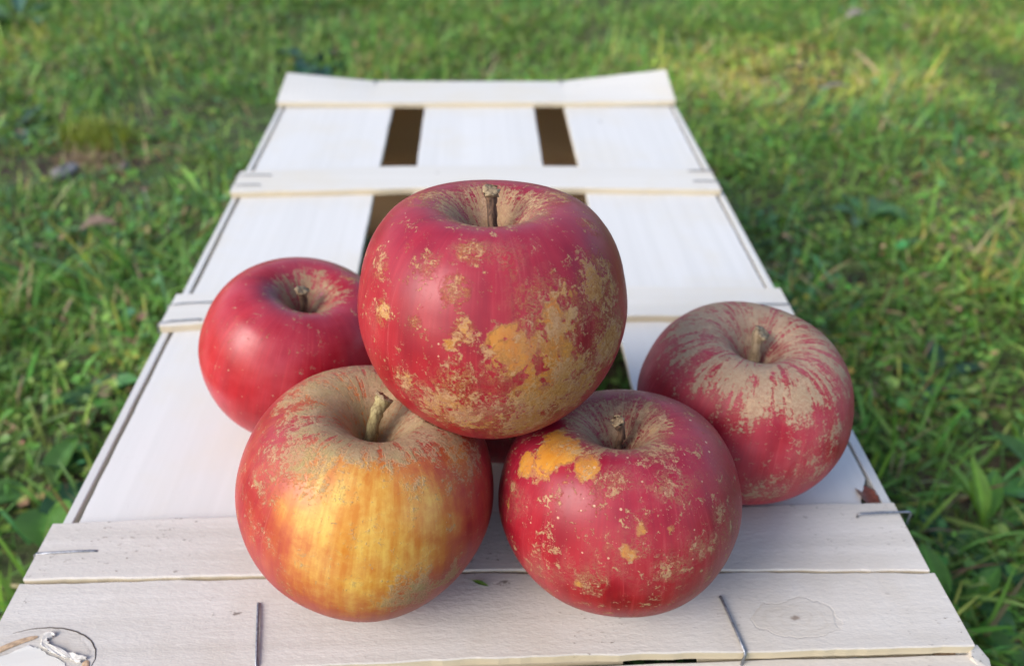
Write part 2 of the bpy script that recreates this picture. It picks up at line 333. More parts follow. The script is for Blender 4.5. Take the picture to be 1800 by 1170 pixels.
# ------------------------------------------------------------------ apples
APPLE_FIT={
 'FL':(-0.0451, 0.1644, 0.0375, 0.04, 1.0152, -0.126, 0.1699),
 'FR':(0.0359, 0.1656, 0.0343, 0.0385, 0.9513, -0.2148, -0.0672),
 'BR':(0.089, 0.2186, 0.0294, 0.0395, 0.97, -0.0315, 0.0311),
 'BL':(-0.0865, 0.2422, 0.0317, 0.038, 0.9993, -0.01, 0.2606),
 'T':(-0.0061, 0.1928, 0.0915, 0.0412, 1.0045, -0.1582, -0.014),
}
APPLE_SPOTS={
 'T':[('y',-0.00,-0.91,-0.40,0.19,0.75),('y',0.70,-0.68,-0.20,0.17,0.75),('y',-0.30,-0.89,-0.33,0.13,0.55),('y',0.27,-0.83,-0.48,0.23,0.7),('y',0.74,-0.67,0.07,0.11,0.5),('y',0.17,-0.97,0.18,0.17,1.25),('y',0.42,-0.83,0.36,0.13,1.15),('y',0.46,-0.87,0.16,0.17,1),('y',0.54,-0.72,0.44,0.08,0.6),('y',0.37,-0.90,-0.20,0.28,1),('y',0.05,-0.99,-0.15,0.11,0.5),('y',0.52,-0.85,-0.01,0.19,0.8),('y',-0.69,-0.67,0.27,0.08,0.8),('y',-0.13,-0.82,0.57,0.08,0.5),('y',-0.34,-0.91,-0.20,0.05,0.8),('y',-0.24,-0.94,0.22,0.06,0.6),('y',0.82,-0.36,0.46,0.07,0.6),('y',-0.46,-0.84,0.27,0.05,0.5),('y',-0.15,-0.94,0.31,0.08,0.5),('r',0.75,-0.53,0.41,0.23,0.8),('r',0.83,-0.56,0.00,0.23,0.9),('r',0.57,-0.78,-0.23,0.31,0.9),('r',0.27,-0.87,-0.40,0.31,0.95),('r',-0.22,-0.91,-0.33,0.27,0.8),('r',-0.55,-0.81,-0.17,0.11,0.75),('r',-0.69,-0.67,0.27,0.10,0.7),('r',-0.20,-0.83,0.53,0.12,0.55),('r',-0.10,-0.68,0.71,0.11,0.5),('r',0.46,-0.83,0.31,0.29,0.62),('r',-0.15,-0.94,0.29,0.12,0.6),('r',-0.46,-0.84,0.29,0.09,0.5),('r',-0.39,-0.68,0.62,0.14,0.42),('r',-0.72,-0.49,0.50,0.15,0.45),('r',-0.20,-0.98,-0.03,0.15,0.6),('r',-0.02,0.17,0.58,0.31,0.9),('r',0.38,0.13,0.76,0.24,0.5),('r',-0.43,0.09,0.77,0.24,0.45),('r',0.08,-1.00,0.07,0.16,0.5),('r',0.69,-0.22,0.69,0.15,0.4),],
 'FL':[('y',0.10,-0.88,0.48,0.58,1),('y',-0.25,-0.87,0.43,0.31,0.95),('y',0.39,-0.76,0.53,0.32,0.9),('y',0.03,-0.99,0.12,0.53,0.9),('y',0.30,-0.54,0.75,0.21,0.6),('y',-0.23,-0.67,0.70,0.31,0.9),('y',0.31,-0.91,0.26,0.37,0.9),('y',0.59,-0.52,0.62,0.16,0.5),('y',-0.09,-0.75,0.66,0.31,0.9),('y',-0.05,0.09,0.48,0.36,0.8),('y',-0.30,0.14,0.74,0.35,0.8),('y',-0.42,-0.80,0.44,0.23,0.75),('y',0.59,-0.70,0.41,0.24,0.7),('y',-0.22,-0.97,0.10,0.32,0.8),('y',0.55,-0.81,0.22,0.24,0.65),('y',0.61,-0.31,0.71,0.22,0.6),('r',-0.32,0.24,0.76,0.40,1),('r',0.12,0.31,0.74,0.41,1),('r',-0.49,-0.53,0.69,0.20,0.85),('r',-0.48,-0.24,0.77,0.25,0.8),('r',-0.67,-0.41,0.62,0.18,0.55),('r',-0.71,-0.57,0.43,0.18,0.5),('r',-0.02,-0.28,0.70,0.29,1),('r',0.51,-0.21,0.77,0.25,0.9),('r',0.32,0.07,0.74,0.26,1),('r',-0.31,-0.65,0.69,0.19,0.7),('r',0.44,-0.89,-0.10,0.23,0.85),('r',0.71,-0.69,-0.10,0.17,0.7),('r',0.74,-0.20,0.64,0.17,0.6),('r',0.59,-0.46,0.66,0.18,0.55),('r',-0.18,0.43,0.78,0.36,0.9),('r',0.35,-0.64,0.68,0.12,0.45),('r',-0.70,-0.70,0.12,0.16,0.35),('r',-0.62,0.05,0.74,0.21,0.7),],
 'FR':[('y',-0.53,-0.34,0.74,0.23,1.2),('y',-0.73,-0.30,0.61,0.14,0.9),('y',-0.29,-0.54,0.75,0.14,1),('y',0.06,-0.92,0.40,0.08,0.9),('y',-0.02,-0.96,0.26,0.09,0.8),('y',-0.41,-0.90,-0.12,0.07,0.8),('y',-0.91,-0.34,0.22,0.07,0.6),('y',0.28,-0.88,0.40,0.06,0.5),('y',0.23,0.02,0.66,0.12,0.5),('r',0.04,0.09,0.47,0.36,0.85),('r',-0.30,-0.43,0.77,0.17,0.6),('r',-0.51,-0.31,0.75,0.18,0.5),('r',0.30,-0.67,0.67,0.19,0.55),('r',0.22,-0.38,0.77,0.22,0.6),('r',-0.16,-0.69,0.69,0.21,0.5),('r',-0.24,-0.79,0.57,0.17,0.42),('r',-0.28,-0.96,-0.10,0.17,0.62),('r',0.05,-0.96,0.27,0.12,0.55),('r',0.28,-0.96,0.09,0.19,0.52),('r',0.55,-0.81,0.18,0.19,0.48),('r',0.68,-0.64,0.35,0.13,0.55),('r',-0.16,0.28,0.73,0.22,0.6),('r',-0.86,-0.34,0.38,0.11,0.5),('r',-0.67,-0.73,0.14,0.26,0.38),('r',0.08,-0.88,0.47,0.16,0.42),],
 'BR':[('y',-0.04,-0.34,0.74,0.20,0.1),('r',-0.18,0.27,0.73,0.48,1),('r',0.29,0.20,0.75,0.43,0.95),('r',-0.04,-0.34,0.74,0.40,1),('r',0.33,-0.35,0.78,0.35,0.8),('r',-0.48,-0.44,0.73,0.25,0.75),('r',-0.19,-0.72,0.66,0.24,0.8),('r',0.14,-0.75,0.65,0.24,0.8),('r',-0.41,-0.75,0.53,0.19,0.55),('r',-0.57,-0.07,0.76,0.26,0.7),('r',0.71,0.12,0.69,0.27,0.8),('r',0.40,-0.92,0.07,0.30,0.6),('r',0.05,-0.98,-0.19,0.30,0.62),('r',-0.32,-0.82,0.48,0.17,0.5),('r',0.58,-0.75,0.33,0.25,0.55),('r',-0.74,-0.35,0.58,0.18,0.45),('r',0.64,-0.46,0.62,0.20,0.6),],
 'BL':[('y',0.31,0.34,0.78,0.13,0.5),('y',-0.37,-0.70,0.62,0.11,0.25),('r',-0.07,0.09,0.50,0.25,0.85),('r',0.11,0.15,0.59,0.19,0.7),('r',0.32,0.47,0.76,0.21,0.6),('r',0.23,0.32,0.76,0.18,0.5),('r',-0.22,-0.01,0.64,0.19,0.6),('r',0.01,-0.53,0.77,0.11,0.5),('r',-0.47,-0.55,0.69,0.27,0.25),('r',0.16,-0.69,0.69,0.32,0.22),('d',-0.32,-0.14,0.75,0.14,1),],
}

PROFILE = np.array([(0,.40),(.07,.43),(.17,.58),(.30,.72),(.46,.775),(.62,.745),(.78,.63),(.92,.40),(1.0,.06),(.972,-.22),(.872,-.48),(.715,-.69),(.54,-.82),(.41,-.85),(.28,-.80),(.14,-.70),(0,-.66)])
def profile(n):
    P = np.vstack([[-PROFILE[1][0], PROFILE[1][1]], PROFILE, [-PROFILE[-2][0], PROFILE[-2][1]]]); out = []
    for t in np.linspace(0, len(PROFILE)-1-1e-9, n):
        i = int(t); u = t-i; a, b, c, d = P[i:i+4]
        out.append(.5*((2*b)+(-a+c)*u+(2*a-5*b+4*c-d)*u*u+(-a+3*b-3*c+d)*u**3))
    return np.array(out)
NR, NP = 120, 168
PR = profile(NR); PHI = np.linspace(0, 2*np.pi, NP, endpoint=False)
UNIT = np.stack([np.outer(PR[:, 0], np.cos(PHI)), np.outer(PR[:, 0], np.sin(PHI)), np.repeat(PR[:, 1:2], NP, 1)], -1).reshape(-1, 3)
def rotm(ax, ay): return np.array(Matrix.Rotation(ay, 3, 'Y') @ Matrix.Rotation(ax, 3, 'X'))

def skin_mat(name, red=((.17, .005, .012), (.40, .012, .018), (.50, .03, .02)), crisp=1.0, streaky=.15, orange=(.44, .14, .010), yellow=(.50, .24, .025),
             russet=((.22, .115, .042), (.38, .225, .095)), net=.5, bloom=.10, speck=1.0, seed=0.0, gloss=.40, fleck=1.0, rsoft=0.0, olive=.3, lace=0.0, ymid=1.5, sky_tint=.5, cells=0.0):
    g = G(name); pos = g.n('VectorMath', props={'operation': 'ADD'}, i0=g.attr('pos', 1), i1=(seed, seed*.7, -seed))
    stv = g.attr('streak', 1)
    lo = g.noise(pos, 2.3, 3, .5); mid = g.noise(pos, 7.5, 7, .66); hi = g.noise(pos, 34, 5, .7)
    s1 = g.noise(stv, 1.0, 4, .6); s2 = g.noise(g.scaled(stv, 2.6, 2.6, 1.6), 1.0, 5, .65)
    ar, ay_, ac, ad = g.attr('rus'), g.attr('yel'), g.attr('cav'), g.attr('bruise')
    k = g.math('ADD', g.math('MULTIPLY', s1, .55), g.math('MULTIPLY', lo, .45))
    col = g.mix(g.step(k, .36, .52), red[0], red[1]); col = g.mix(g.step(k, .5, .68), col, red[2])
    fine = g.math('SUBTRACT', g.noise(g.scaled(stv, 7, 7, 3), 1.0, 3, .6), .5)
    col = g.n('HueSaturation', Value=g.math('ADD', 1.0, g.math('MULTIPLY', fine, .5)), Color=col)
    s3 = g.noise(g.scaled(stv, 5.5, 5.5, 1.4), 1.0, 5, .7)
    col = g.mix(g.step(s3, .54, .70, 0, .42), col, tuple(min(1, a_*1.25+.05) for a_ in red[2]))
    # sky reflection painted into the red round the stem end, fading lower down
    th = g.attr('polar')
    col = g.mix(g.step(g.math('ADD', th, g.math('MULTIPLY', g.math('SUBTRACT', lo, .5), .5)), .26, .58, sky_tint, 0), col, (.24, .007, .035))
    # ground colour showing where the blush is missing
    yv = g.math('ADD', ay_, g.math('ADD', g.math('MULTIPLY', g.math('SUBTRACT', mid, .5), ymid), g.math('MULTIPLY', g.math('SUBTRACT', s2, .5), streaky*6)))
    warp = g.n('VectorMath', props={'operation': 'ADD'}, i0=pos, i1=g.n('VectorMath', props={'operation': 'SCALE'}, i0=g.n('TexNoise', 1, Vector=pos, Scale=13.0, Detail=4.0), Scale=.24))
    cell = g.n('SeparateColor', Color=g.n('TexVoronoi', 1, Vector=warp, Scale=9.5))
    island = g.math('MULTIPLY', g.step(cell, .46, .50), cells)      # islands of blush left between the corky lines
    yv = g.math('SUBTRACT', yv, g.math('MULTIPLY', island, .45))
    yc = g.mix(g.step(g.math('ADD', g.math('MULTIPLY', s1, .75), g.math('MULTIPLY', mid, .25)), .38, .62), orange, yellow)
    col = g.mix(g.step(yv, .5-.17/crisp, .5+.05/crisp), col, tuple(.55*a_+.45*b_ for a_, b_ in zip(red[2], orange)))
    col = g.mix(g.step(yv, .5-.05/crisp, .5+.16/crisp), col, yc)
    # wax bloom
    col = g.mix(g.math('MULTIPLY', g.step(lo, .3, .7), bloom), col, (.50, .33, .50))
    # lenticels
    vd = g.n('TexVoronoi', 0, Vector=pos, Scale=11.0); vs = g.n('TexVoronoi', 1, Vector=pos, Scale=11.0)
    rad = g.math('MULTIPLY', g.n('SeparateColor', Color=vs), .085*speck)
    len_ = g.math('LESS_THAN', g.math('ADD', vd, g.math('MULTIPLY', g.math('SUBTRACT', hi, .5), .06)), rad)
    col = g.mix(g.math('MULTIPLY', len_, .75), col, (.52, .34, .21))
    # russet: crusts, nets, star flecks and rays out of the stem cavity
    vhi = g.noise(pos, 90, 3, .7)
    rv = g.math('ADD', ar, g.math('ADD', g.math('MULTIPLY', g.math('SUBTRACT', mid, .5), 1.7), g.math('MULTIPLY', g.math('SUBTRACT', hi, .5), 1.5)))
    rv = g.math('ADD', rv, g.math('ADD', g.math('MULTIPLY', g.math('MULTIPLY', g.math('SUBTRACT', s2, .5), ac), 3.6), g.math('MULTIPLY', g.math('SUBTRACT', vhi, .5), .5)))
    rv = g.math('SUBTRACT', rv, g.math('MULTIPLY', island, g.math('MULTIPLY', g.math('SUBTRACT', 1.0, ac), .34)))
    rm = g.step(rv, .50-rsoft, .585+rsoft)
    ve = g.n('TexVoronoi', 0, props={'feature': 'DISTANCE_TO_EDGE'}, Vector=warp, Scale=9.5)
    vein = g.math('MULTIPLY', g.step(g.math('ADD', ve, g.math('MULTIPLY', g.math('SUBTRACT', hi, .5), .12)), .008, .045, 1, 0), g.step(g.math('ADD', ar, g.math('MULTIPLY', g.math('SUBTRACT', mid, .5), 1.6)), .30, .44, 0, net))
    rm = g.math('MAXIMUM', rm, vein)
    if lace:                                              # lacy corky lines
        for sc_, wd in ((6.5, .020), (12.0, .028)):
            ln = g.math('ABSOLUTE', g.math('SUBTRACT', g.noise(warp, sc_, 5, .68), .5))
            gate = g.step(g.math('ADD', ar, g.math('MULTIPLY', g.math('SUBTRACT', lo, .5), .8)), .20, .46, 0, lace)
            rm = g.math('MAXIMUM', rm, g.math('MULTIPLY', g.step(g.math('ADD', ln, g.math('MULTIPLY', g.math('SUBTRACT', vhi, .5), .06)), wd*.5, wd, 1, 0), gate))
    fl = g.math('ADD', g.noise(g.scaled(warp, 1, 1, .7), 12, 6, .72), g.math('MULTIPLY', ar, .12))
    fleck_m = g.step(fl, .675-.035*fleck, .705-.035*fleck)
    rm = g.math('MAXIMUM', rm, fleck_m)
    edge = g.math('MULTIPLY', g.step(yv, .40, .47), g.step(g.math('ADD', yv, g.math('MULTIPLY', g.math('SUBTRACT', hi, .5), .5)), .52, .62, 1, 0))
    rm = g.math('MAXIMUM', rm, g.math('MULTIPLY', edge, min(1, max(0, crisp-.6))*.85))
    rc = g.mix(g.step(g.math('ADD', g.math('MULTIPLY', hi, .6), g.math('MULTIPLY', vhi, .4)), .36, .62), russet[0], russet[1])
    rc = g.mix(g.step(g.noise(pos, 3.4, 3), .42, .62, 0, olive), rc, tuple(a_*f_ for a_, f_ in zip(russet[1], (.80, .92, .68))))
    rc = g.mix(g.step(g.noise(pos, 4.7, 3), .50, .66, 0, .5), rc, (.33, .18, .11))
    rc = g.mix(g.math('MULTIPLY', ac, .5), rc, g.mix(mid, (.17, .15, .075), (.46, .41, .28)))
    col = g.mix(g.math('MULTIPLY', rm, g.math('ADD', .58, g.math('MULTIPLY', hi, .5))), col, rc)
    rim = g.math('MULTIPLY', g.step(rv, .46, .52), g.step(rv, .57, .64, 1, 0))
    col = g.mix(g.math('MULTIPLY', g.math('MAXIMUM', rim, g.math('MULTIPLY', fleck_m, .8)), .45), col, (.52, .34, .20))
    col = g.mix(g.math('MULTIPLY', ad, .7), col, (.10, .03, .06))
    hgt = g.math('ADD', g.math('MULTIPLY', rm, g.math('ADD', .5, g.math('MULTIPLY', hi, .9))), g.math('MULTIPLY', hi, .10))
    rough = g.math('ADD', gloss, g.math('ADD', g.math('MULTIPLY', rm, .36), g.math('MULTIPLY', g.math('SUBTRACT', mid, .5), .2)))
    return g.set(Base_Color=col, Roughness=rough, Normal=g.bump(hgt, .55, .00045), **{'Specular_IOR_Level': .36})

def inside(P, q):
    """depth of world points inside apple q (unit radius) and its local frame"""
    Lc = ((P-np.array(q[:3]))@rotm(q[5], q[6]))/np.array([q[3], q[3], q[3]*q[4]])
    r = np.hypot(Lc[:, 0], Lc[:, 1]); it = int(np.argmax(PR[:, 0]))
    zt = np.interp(r, PR[:it+1, 0], PR[:it+1, 1]); zb = np.interp(r, PR[::-1][:NR-it, 0], PR[::-1][:NR-it, 1])
    d = np.minimum(np.minimum(zt-Lc[:, 2], Lc[:, 2]-zb), 1-r); return np.where(r < 1, d, -1)
M_stem = None
def stem_mat(name, a, b):
    g = G(name); co = g.n('TexCoord', 3); nz = g.noise(g.scaled(co, 900, 900, 180), 1.0, 5, .65)
    return g.set(Base_Color=g.mix(g.step(nz, .35, .65), a, b), Roughness=.75, Normal=g.bump(nz, .8, .0004))
M_stem_dark = stem_mat('stem_bark', (.06, .032, .02), (.20, .11, .065)); M_stem_green = stem_mat('stem_pale', (.16, .11, .04), (.36, .29, .13))
M_tip = stem_mat('stem_cut_end', (.17, .11, .06), (.38, .28, .16))

def apple(key, q, spots, mat, label, stem, stem_r, stem_mat_, lobes=.012, keep_out=(), seed=0, basis_rus=.10, cav_rus=.55, cav_w=.62, rus_w=.80):
    x, y, z, R, s, ax_, ay_ = q; r = np.random.default_rng(seed); U = UNIT.copy()
    phi = np.arctan2(U[:, 1], U[:, 0]); rho = np.hypot(U[:, 0], U[:, 1])
    # lobes and slow irregularity
    low = np.clip(.5-U[:, 2], 0, 1.4)/1.4
    dr = 1+lobes*np.sin(5*phi+r.random()*6)*(low**1.5+.25*(U[:, 2] > .55))+.012*np.sin(2*phi+r.random()*6)*rho+.008*np.sin(3*phi+r.random()*6)*rho
    U2 = U.copy(); U2[:, :2] *= dr[:, None]; U2[:, 2] += .02*rho*np.sin(phi+r.random()*6)+.012*rho*np.sin(2*phi+r.random()*6)*(U[:, 2] > .3)
    Wd = (U2*np.array([R, R, R*s]))@rotm(ax_, ay_).T+np.array([x, y, z])
    C = np.array([x, y, z])
    for oq in keep_out:                                    # pressed against its neighbour, not through it
        for _ in range(14):
            ins = inside(Wd, oq) > 0
            if not ins.any(): break
            Wd[ins] += (C-Wd[ins])*.03
    zb = Wd[:, 2].min(); base = Vector((x, y, zb+TOP))
    root = empty('apple', base); tag(root, label, 'apple', 'apples piled on the crate')
    V = Wd-np.array([x, y, zb])
    idx = np.arange(NR*NP).reshape(NR, NP); nx = np.roll(idx, -1, 1)
    Q = np.stack([idx[:-1], idx[1:], nx[1:], nx[:-1]], -1).reshape(-1, 4)
    me = fast_mesh('skin', V, Q)
    rus = np.full(len(U), basis_rus); yel = np.zeros(len(U)); bru = np.zeros(len(U))
    cav = np.clip((cav_w-rho)/.35, 0, 1)*(U[:, 2] > .3); cav = cav*cav*(3-2*cav)
    for kind, a, b, c, rad, wt in spots:
        f = np.exp(-((U-np.array([a, b, c]))**2).sum(1)/(rad*rad)*.85)*wt
        if kind == 'r': rus = np.maximum(rus, f*rus_w)
        elif kind == 'y': yel = np.maximum(yel, f)
        else: bru = np.maximum(bru, f)
    rus = np.maximum(rus, cav*cav_rus)
    for nm, arr in (('rus', rus), ('yel', yel), ('cav', cav), ('bruise', bru)):
        me.attributes.new(nm, 'FLOAT', 'POINT').data.foreach_set('value', arr.astype(np.float32))
    me.attributes.new('pos', 'FLOAT_VECTOR', 'POINT').data.foreach_set('vector', U.astype(np.float32).ravel())
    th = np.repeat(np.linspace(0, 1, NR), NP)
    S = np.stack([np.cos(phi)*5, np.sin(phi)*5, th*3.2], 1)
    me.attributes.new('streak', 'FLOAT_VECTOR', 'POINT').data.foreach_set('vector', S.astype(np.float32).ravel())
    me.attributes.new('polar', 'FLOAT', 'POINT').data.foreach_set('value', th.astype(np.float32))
    link('skin', me, mat, root)
    # stem: points in apple units from the cavity floor
    rm_ = rotm(ax_, ay_); P = [Vector((rm_@(np.array(p)*R)+np.array([0, 0, z-zb]))) for p in stem]
    PP = []
    for i in range(len(P)-1):
        for k in range(5): PP.append(P[i].lerp(P[i+1], k/5))
    PP.append(P[-1])
    nP = len(PP); rad = [stem_r*R*(1.15-.35*math.sin(math.pi*min(1, i/(nP-1)*1.05))+.35*max(0, i/(nP-1)-.8)*5*.5+random.uniform(-.07, .07)) for i in range(nP)]
    PP = [p+Vector((random.uniform(-1, 1), random.uniform(-1, 1), 0))*R*.006 for p in PP]
    v, f = tube(PP, rad, 12); v = [p+Vector([random.uniform(-1, 1)*R*.005 for _ in range(3)]) for p in v]
    st = link('stem', mesh('stem', v, f, True), stem_mat_, root)
    d = (PP[-1]-PP[-2]).normalized(); e = PP[-1]
    v, f = tube([e-d*.0005, e+d*.0002, e+d*.0004, e+d*.0005], [rad[-1]*1.0, rad[-1]*1.08, rad[-1]*.98, rad[-1]*.45], 14)
    v = [p+Vector([random.uniform(-1, 1)*R*.013 for _ in range(3)]) for p in v]
    link('cut_end', mesh('cut_end', v, f, True), M_tip, st)
    return root

AF = APPLE_FIT
crim = ((.20, .004, .007), (.29, .006, .009), (.34, .012, .012))
hidden = (-.003, .232, .0262, .0345, .95, .1, .1)
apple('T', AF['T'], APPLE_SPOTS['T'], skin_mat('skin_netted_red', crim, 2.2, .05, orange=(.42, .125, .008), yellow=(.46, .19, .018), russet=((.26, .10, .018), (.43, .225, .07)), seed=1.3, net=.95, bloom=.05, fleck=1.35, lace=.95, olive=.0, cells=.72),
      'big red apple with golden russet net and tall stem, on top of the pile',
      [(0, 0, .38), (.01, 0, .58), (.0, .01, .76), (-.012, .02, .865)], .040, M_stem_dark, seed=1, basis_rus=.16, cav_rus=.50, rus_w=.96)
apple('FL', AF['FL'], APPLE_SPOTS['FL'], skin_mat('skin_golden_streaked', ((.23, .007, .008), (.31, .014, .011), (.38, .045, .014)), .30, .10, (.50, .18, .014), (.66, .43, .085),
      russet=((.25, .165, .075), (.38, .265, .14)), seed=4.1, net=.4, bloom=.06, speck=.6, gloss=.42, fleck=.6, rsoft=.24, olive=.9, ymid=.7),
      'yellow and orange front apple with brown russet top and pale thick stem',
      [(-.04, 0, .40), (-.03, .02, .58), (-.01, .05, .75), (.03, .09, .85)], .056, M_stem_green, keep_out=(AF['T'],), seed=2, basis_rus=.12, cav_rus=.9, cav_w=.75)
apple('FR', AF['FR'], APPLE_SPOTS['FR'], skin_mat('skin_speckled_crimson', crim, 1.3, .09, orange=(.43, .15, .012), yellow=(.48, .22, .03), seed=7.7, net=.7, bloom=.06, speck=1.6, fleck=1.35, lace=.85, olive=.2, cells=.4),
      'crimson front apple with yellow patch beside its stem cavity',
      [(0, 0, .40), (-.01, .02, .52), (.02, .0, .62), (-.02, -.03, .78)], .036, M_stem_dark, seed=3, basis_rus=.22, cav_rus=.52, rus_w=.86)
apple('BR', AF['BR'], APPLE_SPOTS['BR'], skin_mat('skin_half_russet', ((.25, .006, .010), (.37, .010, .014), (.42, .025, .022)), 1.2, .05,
      russet=((.28, .175, .10), (.43, .30, .19)), seed=11.2, net=.3, bloom=.10, speck=.8, gloss=.48, fleck=1.0, rsoft=.05, olive=.2, lace=.4, sky_tint=.4),
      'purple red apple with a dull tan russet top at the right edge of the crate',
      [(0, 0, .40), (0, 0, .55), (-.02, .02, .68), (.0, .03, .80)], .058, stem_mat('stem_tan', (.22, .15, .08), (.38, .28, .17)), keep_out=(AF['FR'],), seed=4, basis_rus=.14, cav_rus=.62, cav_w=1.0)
apple('BL', AF['BL'], APPLE_SPOTS['BL'], skin_mat('skin_smooth_red', ((.28, .005, .007), (.37, .008, .009), (.42, .018, .014)), 1.0, .05, seed=15.4, net=.1, bloom=.08, speck=1.1, gloss=.34, sky_tint=.35, fleck=1.0),
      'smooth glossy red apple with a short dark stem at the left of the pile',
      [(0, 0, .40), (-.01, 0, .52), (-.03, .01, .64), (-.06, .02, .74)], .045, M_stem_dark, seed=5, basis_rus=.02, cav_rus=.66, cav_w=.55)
apple('H', hidden, [], skin_mat('skin_plain_red', crim, seed=19.0), 'dark red apple almost hidden underneath the top apple',
      [(0, 0, .40), (0, 0, .55), (.02, 0, .62)], .04, M_stem_dark, keep_out=(AF['T'],), seed=6)

# ------------------------------------------------------------------ lawn
BARE = [(-.462, .775, .085, .95), (-.40, .735, .07, .8), (-.54, .75, .07, .7), (-.258, .741, .05, .8), (.412, .984, .04, .6), (-.277, .285, .04, .7), (.30, .587, .035, .6), (.21, .42, .04, .5), (-.22, .50, .04, .6), (.52, 1.28, .06, .5), (-.33, .36, .03, .5)]
YELLOW_AND_SUNLIT = [(.344, 1.12, .15, 1.25), (.453, 1.125, .13, 1.25), (.60, 1.10, .12, .5), (.72, .95, .12, .5), (-.49, .845, .035, .8), (.55, .72, .10, .5), (-.62, .62, .08, .45), (.80, 1.4, .2, .6), (-.75, 1.15, .12, .5), (.42, .60, .08, .4)]  # strongest zones paint the far right sunlit patch, the rest is yellower grass
def field(lst, x, y):
    o = np.zeros_like(x)
    for a, b, r_, wt in lst: o = np.maximum(o, wt*np.exp(-((x-a)**2+((y-b)*1.25)**2)/(r_*r_)))
    return o
n_c, n_d, n_h, n_t, n_y = VN(7), VN(22), VN(11), VN(5), VN(14)
def in_crate(x, y, pad):
    dx, dy = x-cx, y-cy; lx = dx*math.cos(YAW)+dy*math.sin(YAW); ly = -dx*math.sin(YAW)+dy*math.cos(YAW)
    return (np.abs(lx) < .158+pad) & (np.abs(ly) < .259+pad), (np.abs(lx) < .140) & (np.abs(ly) < .24)
def ground_z(x, y):
    near = np.exp(-(x*x+(y-.8)**2)/6); return near*(.022*(vn1(x, y)-.5)+.010*(vn2(x, y)-.5))-.008
PAL = np.array([(.112, .250, .046), (.095, .235, .092), (.185, .300, .055), (.35, .27, .14), (.19, .13, .065), (.31, .31, .06)])
def scatter(n, x0, x1, y0, y1):
    x = rng.uniform(x0, x1, n); y = rng.uniform(y0, y1, n)
    c = n_c(x, y)*.6+n_d(x, y)*.4
    p = np.clip(.25+1.5*(c-.22), .12, 1)*(1-field(BARE, x, y))
    o, i = in_crate(x, y, .004); p = np.where(o, np.where(i, .35, 0), p)
    k = rng.random(n) < p; return x[k], y[k]
def tints(x, y, yel=1.0):
    n = len(x); yw = np.clip(field(YELLOW_AND_SUNLIT, x, y)+.75*np.clip(n_y(x, y)-.62, 0, 1), 0, 1)*yel; blue = np.clip(n_t(x, y)*1.6-.5, 0, 1)
    u = rng.random(n); idx = np.where(u < .55, 0, np.where(u < .55+.30*blue, 1, 2))
    u2 = rng.random(n); idx = np.where(u2 < yw*.65, 5, idx); idx = np.where(rng.random(n) < .05+.16*yw, 3, idx); idx = np.where(rng.random(n) < .05, 4, idx)
    c = PAL[idx]*rng.uniform(.62, 1.35, (n, 1))*(1+.12*rng.standard_normal((n, 3)))
    return np.clip(c*(1+.75*yw[:, None]), .004, .6)
def blades(x, y, lmin, lmax, wmin, wmax, lean=1.0):
    n = len(x); z = ground_z(x, y)-.002
    h_ = .55+.9*n_h(x, y); L_ = rng.uniform(lmin, lmax, n)*h_*np.where(in_crate(x, y, .0)[0], .7, 1); W_ = rng.uniform(wmin, wmax, n)
    flow = n_t(x*.5, y*.5)*12
    a = np.where(rng.random(n) < .45, flow+rng.normal(0, .7, n), rng.uniform(0, 2*np.pi, n))
    e0 = np.radians(rng.uniform(28, 88, n)); bend = np.radians(rng.uniform(10, 95, n))*lean
    hd = np.stack([np.cos(a), np.sin(a)], 1); tw = rng.uniform(-.9, .9, n)
    sd = np.stack([-np.sin(a)*np.cos(tw), np.cos(a)*np.cos(tw), np.sin(tw)], 1)
    P = np.stack([x, y, z], 1); rings = []; prev = 0
    for s, wf in ((0, .75), (.38, 1), (.72, .72), (1, 0)):
        e = e0-bend*s*.85; ds = (s-prev)*L_; prev = s
        P = P+np.stack([hd[:, 0]*np.cos(e)*ds, hd[:, 1]*np.cos(e)*ds, np.sin(e)*ds], 1); P[:, 2] = np.maximum(P[:, 2], z+.002)
        rings.append((P-sd*(W_*wf/2)[:, None], P+sd*(W_*wf/2)[:, None]) if wf else (P,))
    V = np.stack([rings[0][0], rings[0][1], rings[1][0], rings[1][1], rings[2][0], rings[2][1], rings[3][0]], 1).reshape(-1, 3)
    b = np.arange(n)[:, None]*7
    Q = np.concatenate([b+[0, 1, 3, 2], b+[2, 3, 5, 4]]); T = b+np.array([4, 5, 6])
    return V, Q, T, np.repeat(tints(x, y), 7, 0)
def build_blades(name, sets, label):
    Vs, Qs, Ts, Cs, o = [], [], [], [], 0
    for V, Q, T, c in sets: Vs.append(V); Qs.append(Q+o); Ts.append(T+o); Cs.append(c); o += len(V)
    ob = link(name, fast_mesh(name, np.concatenate(Vs), np.concatenate(Qs), np.concatenate(Ts), np.concatenate(Cs)), M_grass)
    return tag(ob, label, 'grass', kind='stuff')
S1 = blades(*scatter(260000, -1.25, 1.3, .05, 1.85), .010, .033, .0010, .0025)
S7 = blades(*scatter(1300, .2, .55, .12, .60), .03, .055, .0018, .0032); S8 = blades(*scatter(1600, -.55, -.2, .12, .60), .03, .06, .0018, .0032)
S2 = blades(*scatter(9000, -1.25, 1.3, .05, 1.85), .035, .065, .0020, .0036)
S3 = blades(*scatter(70000, -3.0, 3.0, 1.7, 4.2), .03, .06, .0022, .0045)
S4 = blades(*scatter(22000, -2.6, -1.2, -.6, 1.8), .03, .06, .002, .004); S5 = blades(*scatter(22000, 1.25, 2.6, -.6, 1.8), .03, .06, .002, .004)
S6 = blades(*scatter(20000, -1.25, 1.3, -.7, .1), .02, .055, .0015, .0030)
build_blades('grass', [S1, S2, S3, S4, S5, S6, S7, S8], 'short uneven lawn grass in green and yellow all round the crate')

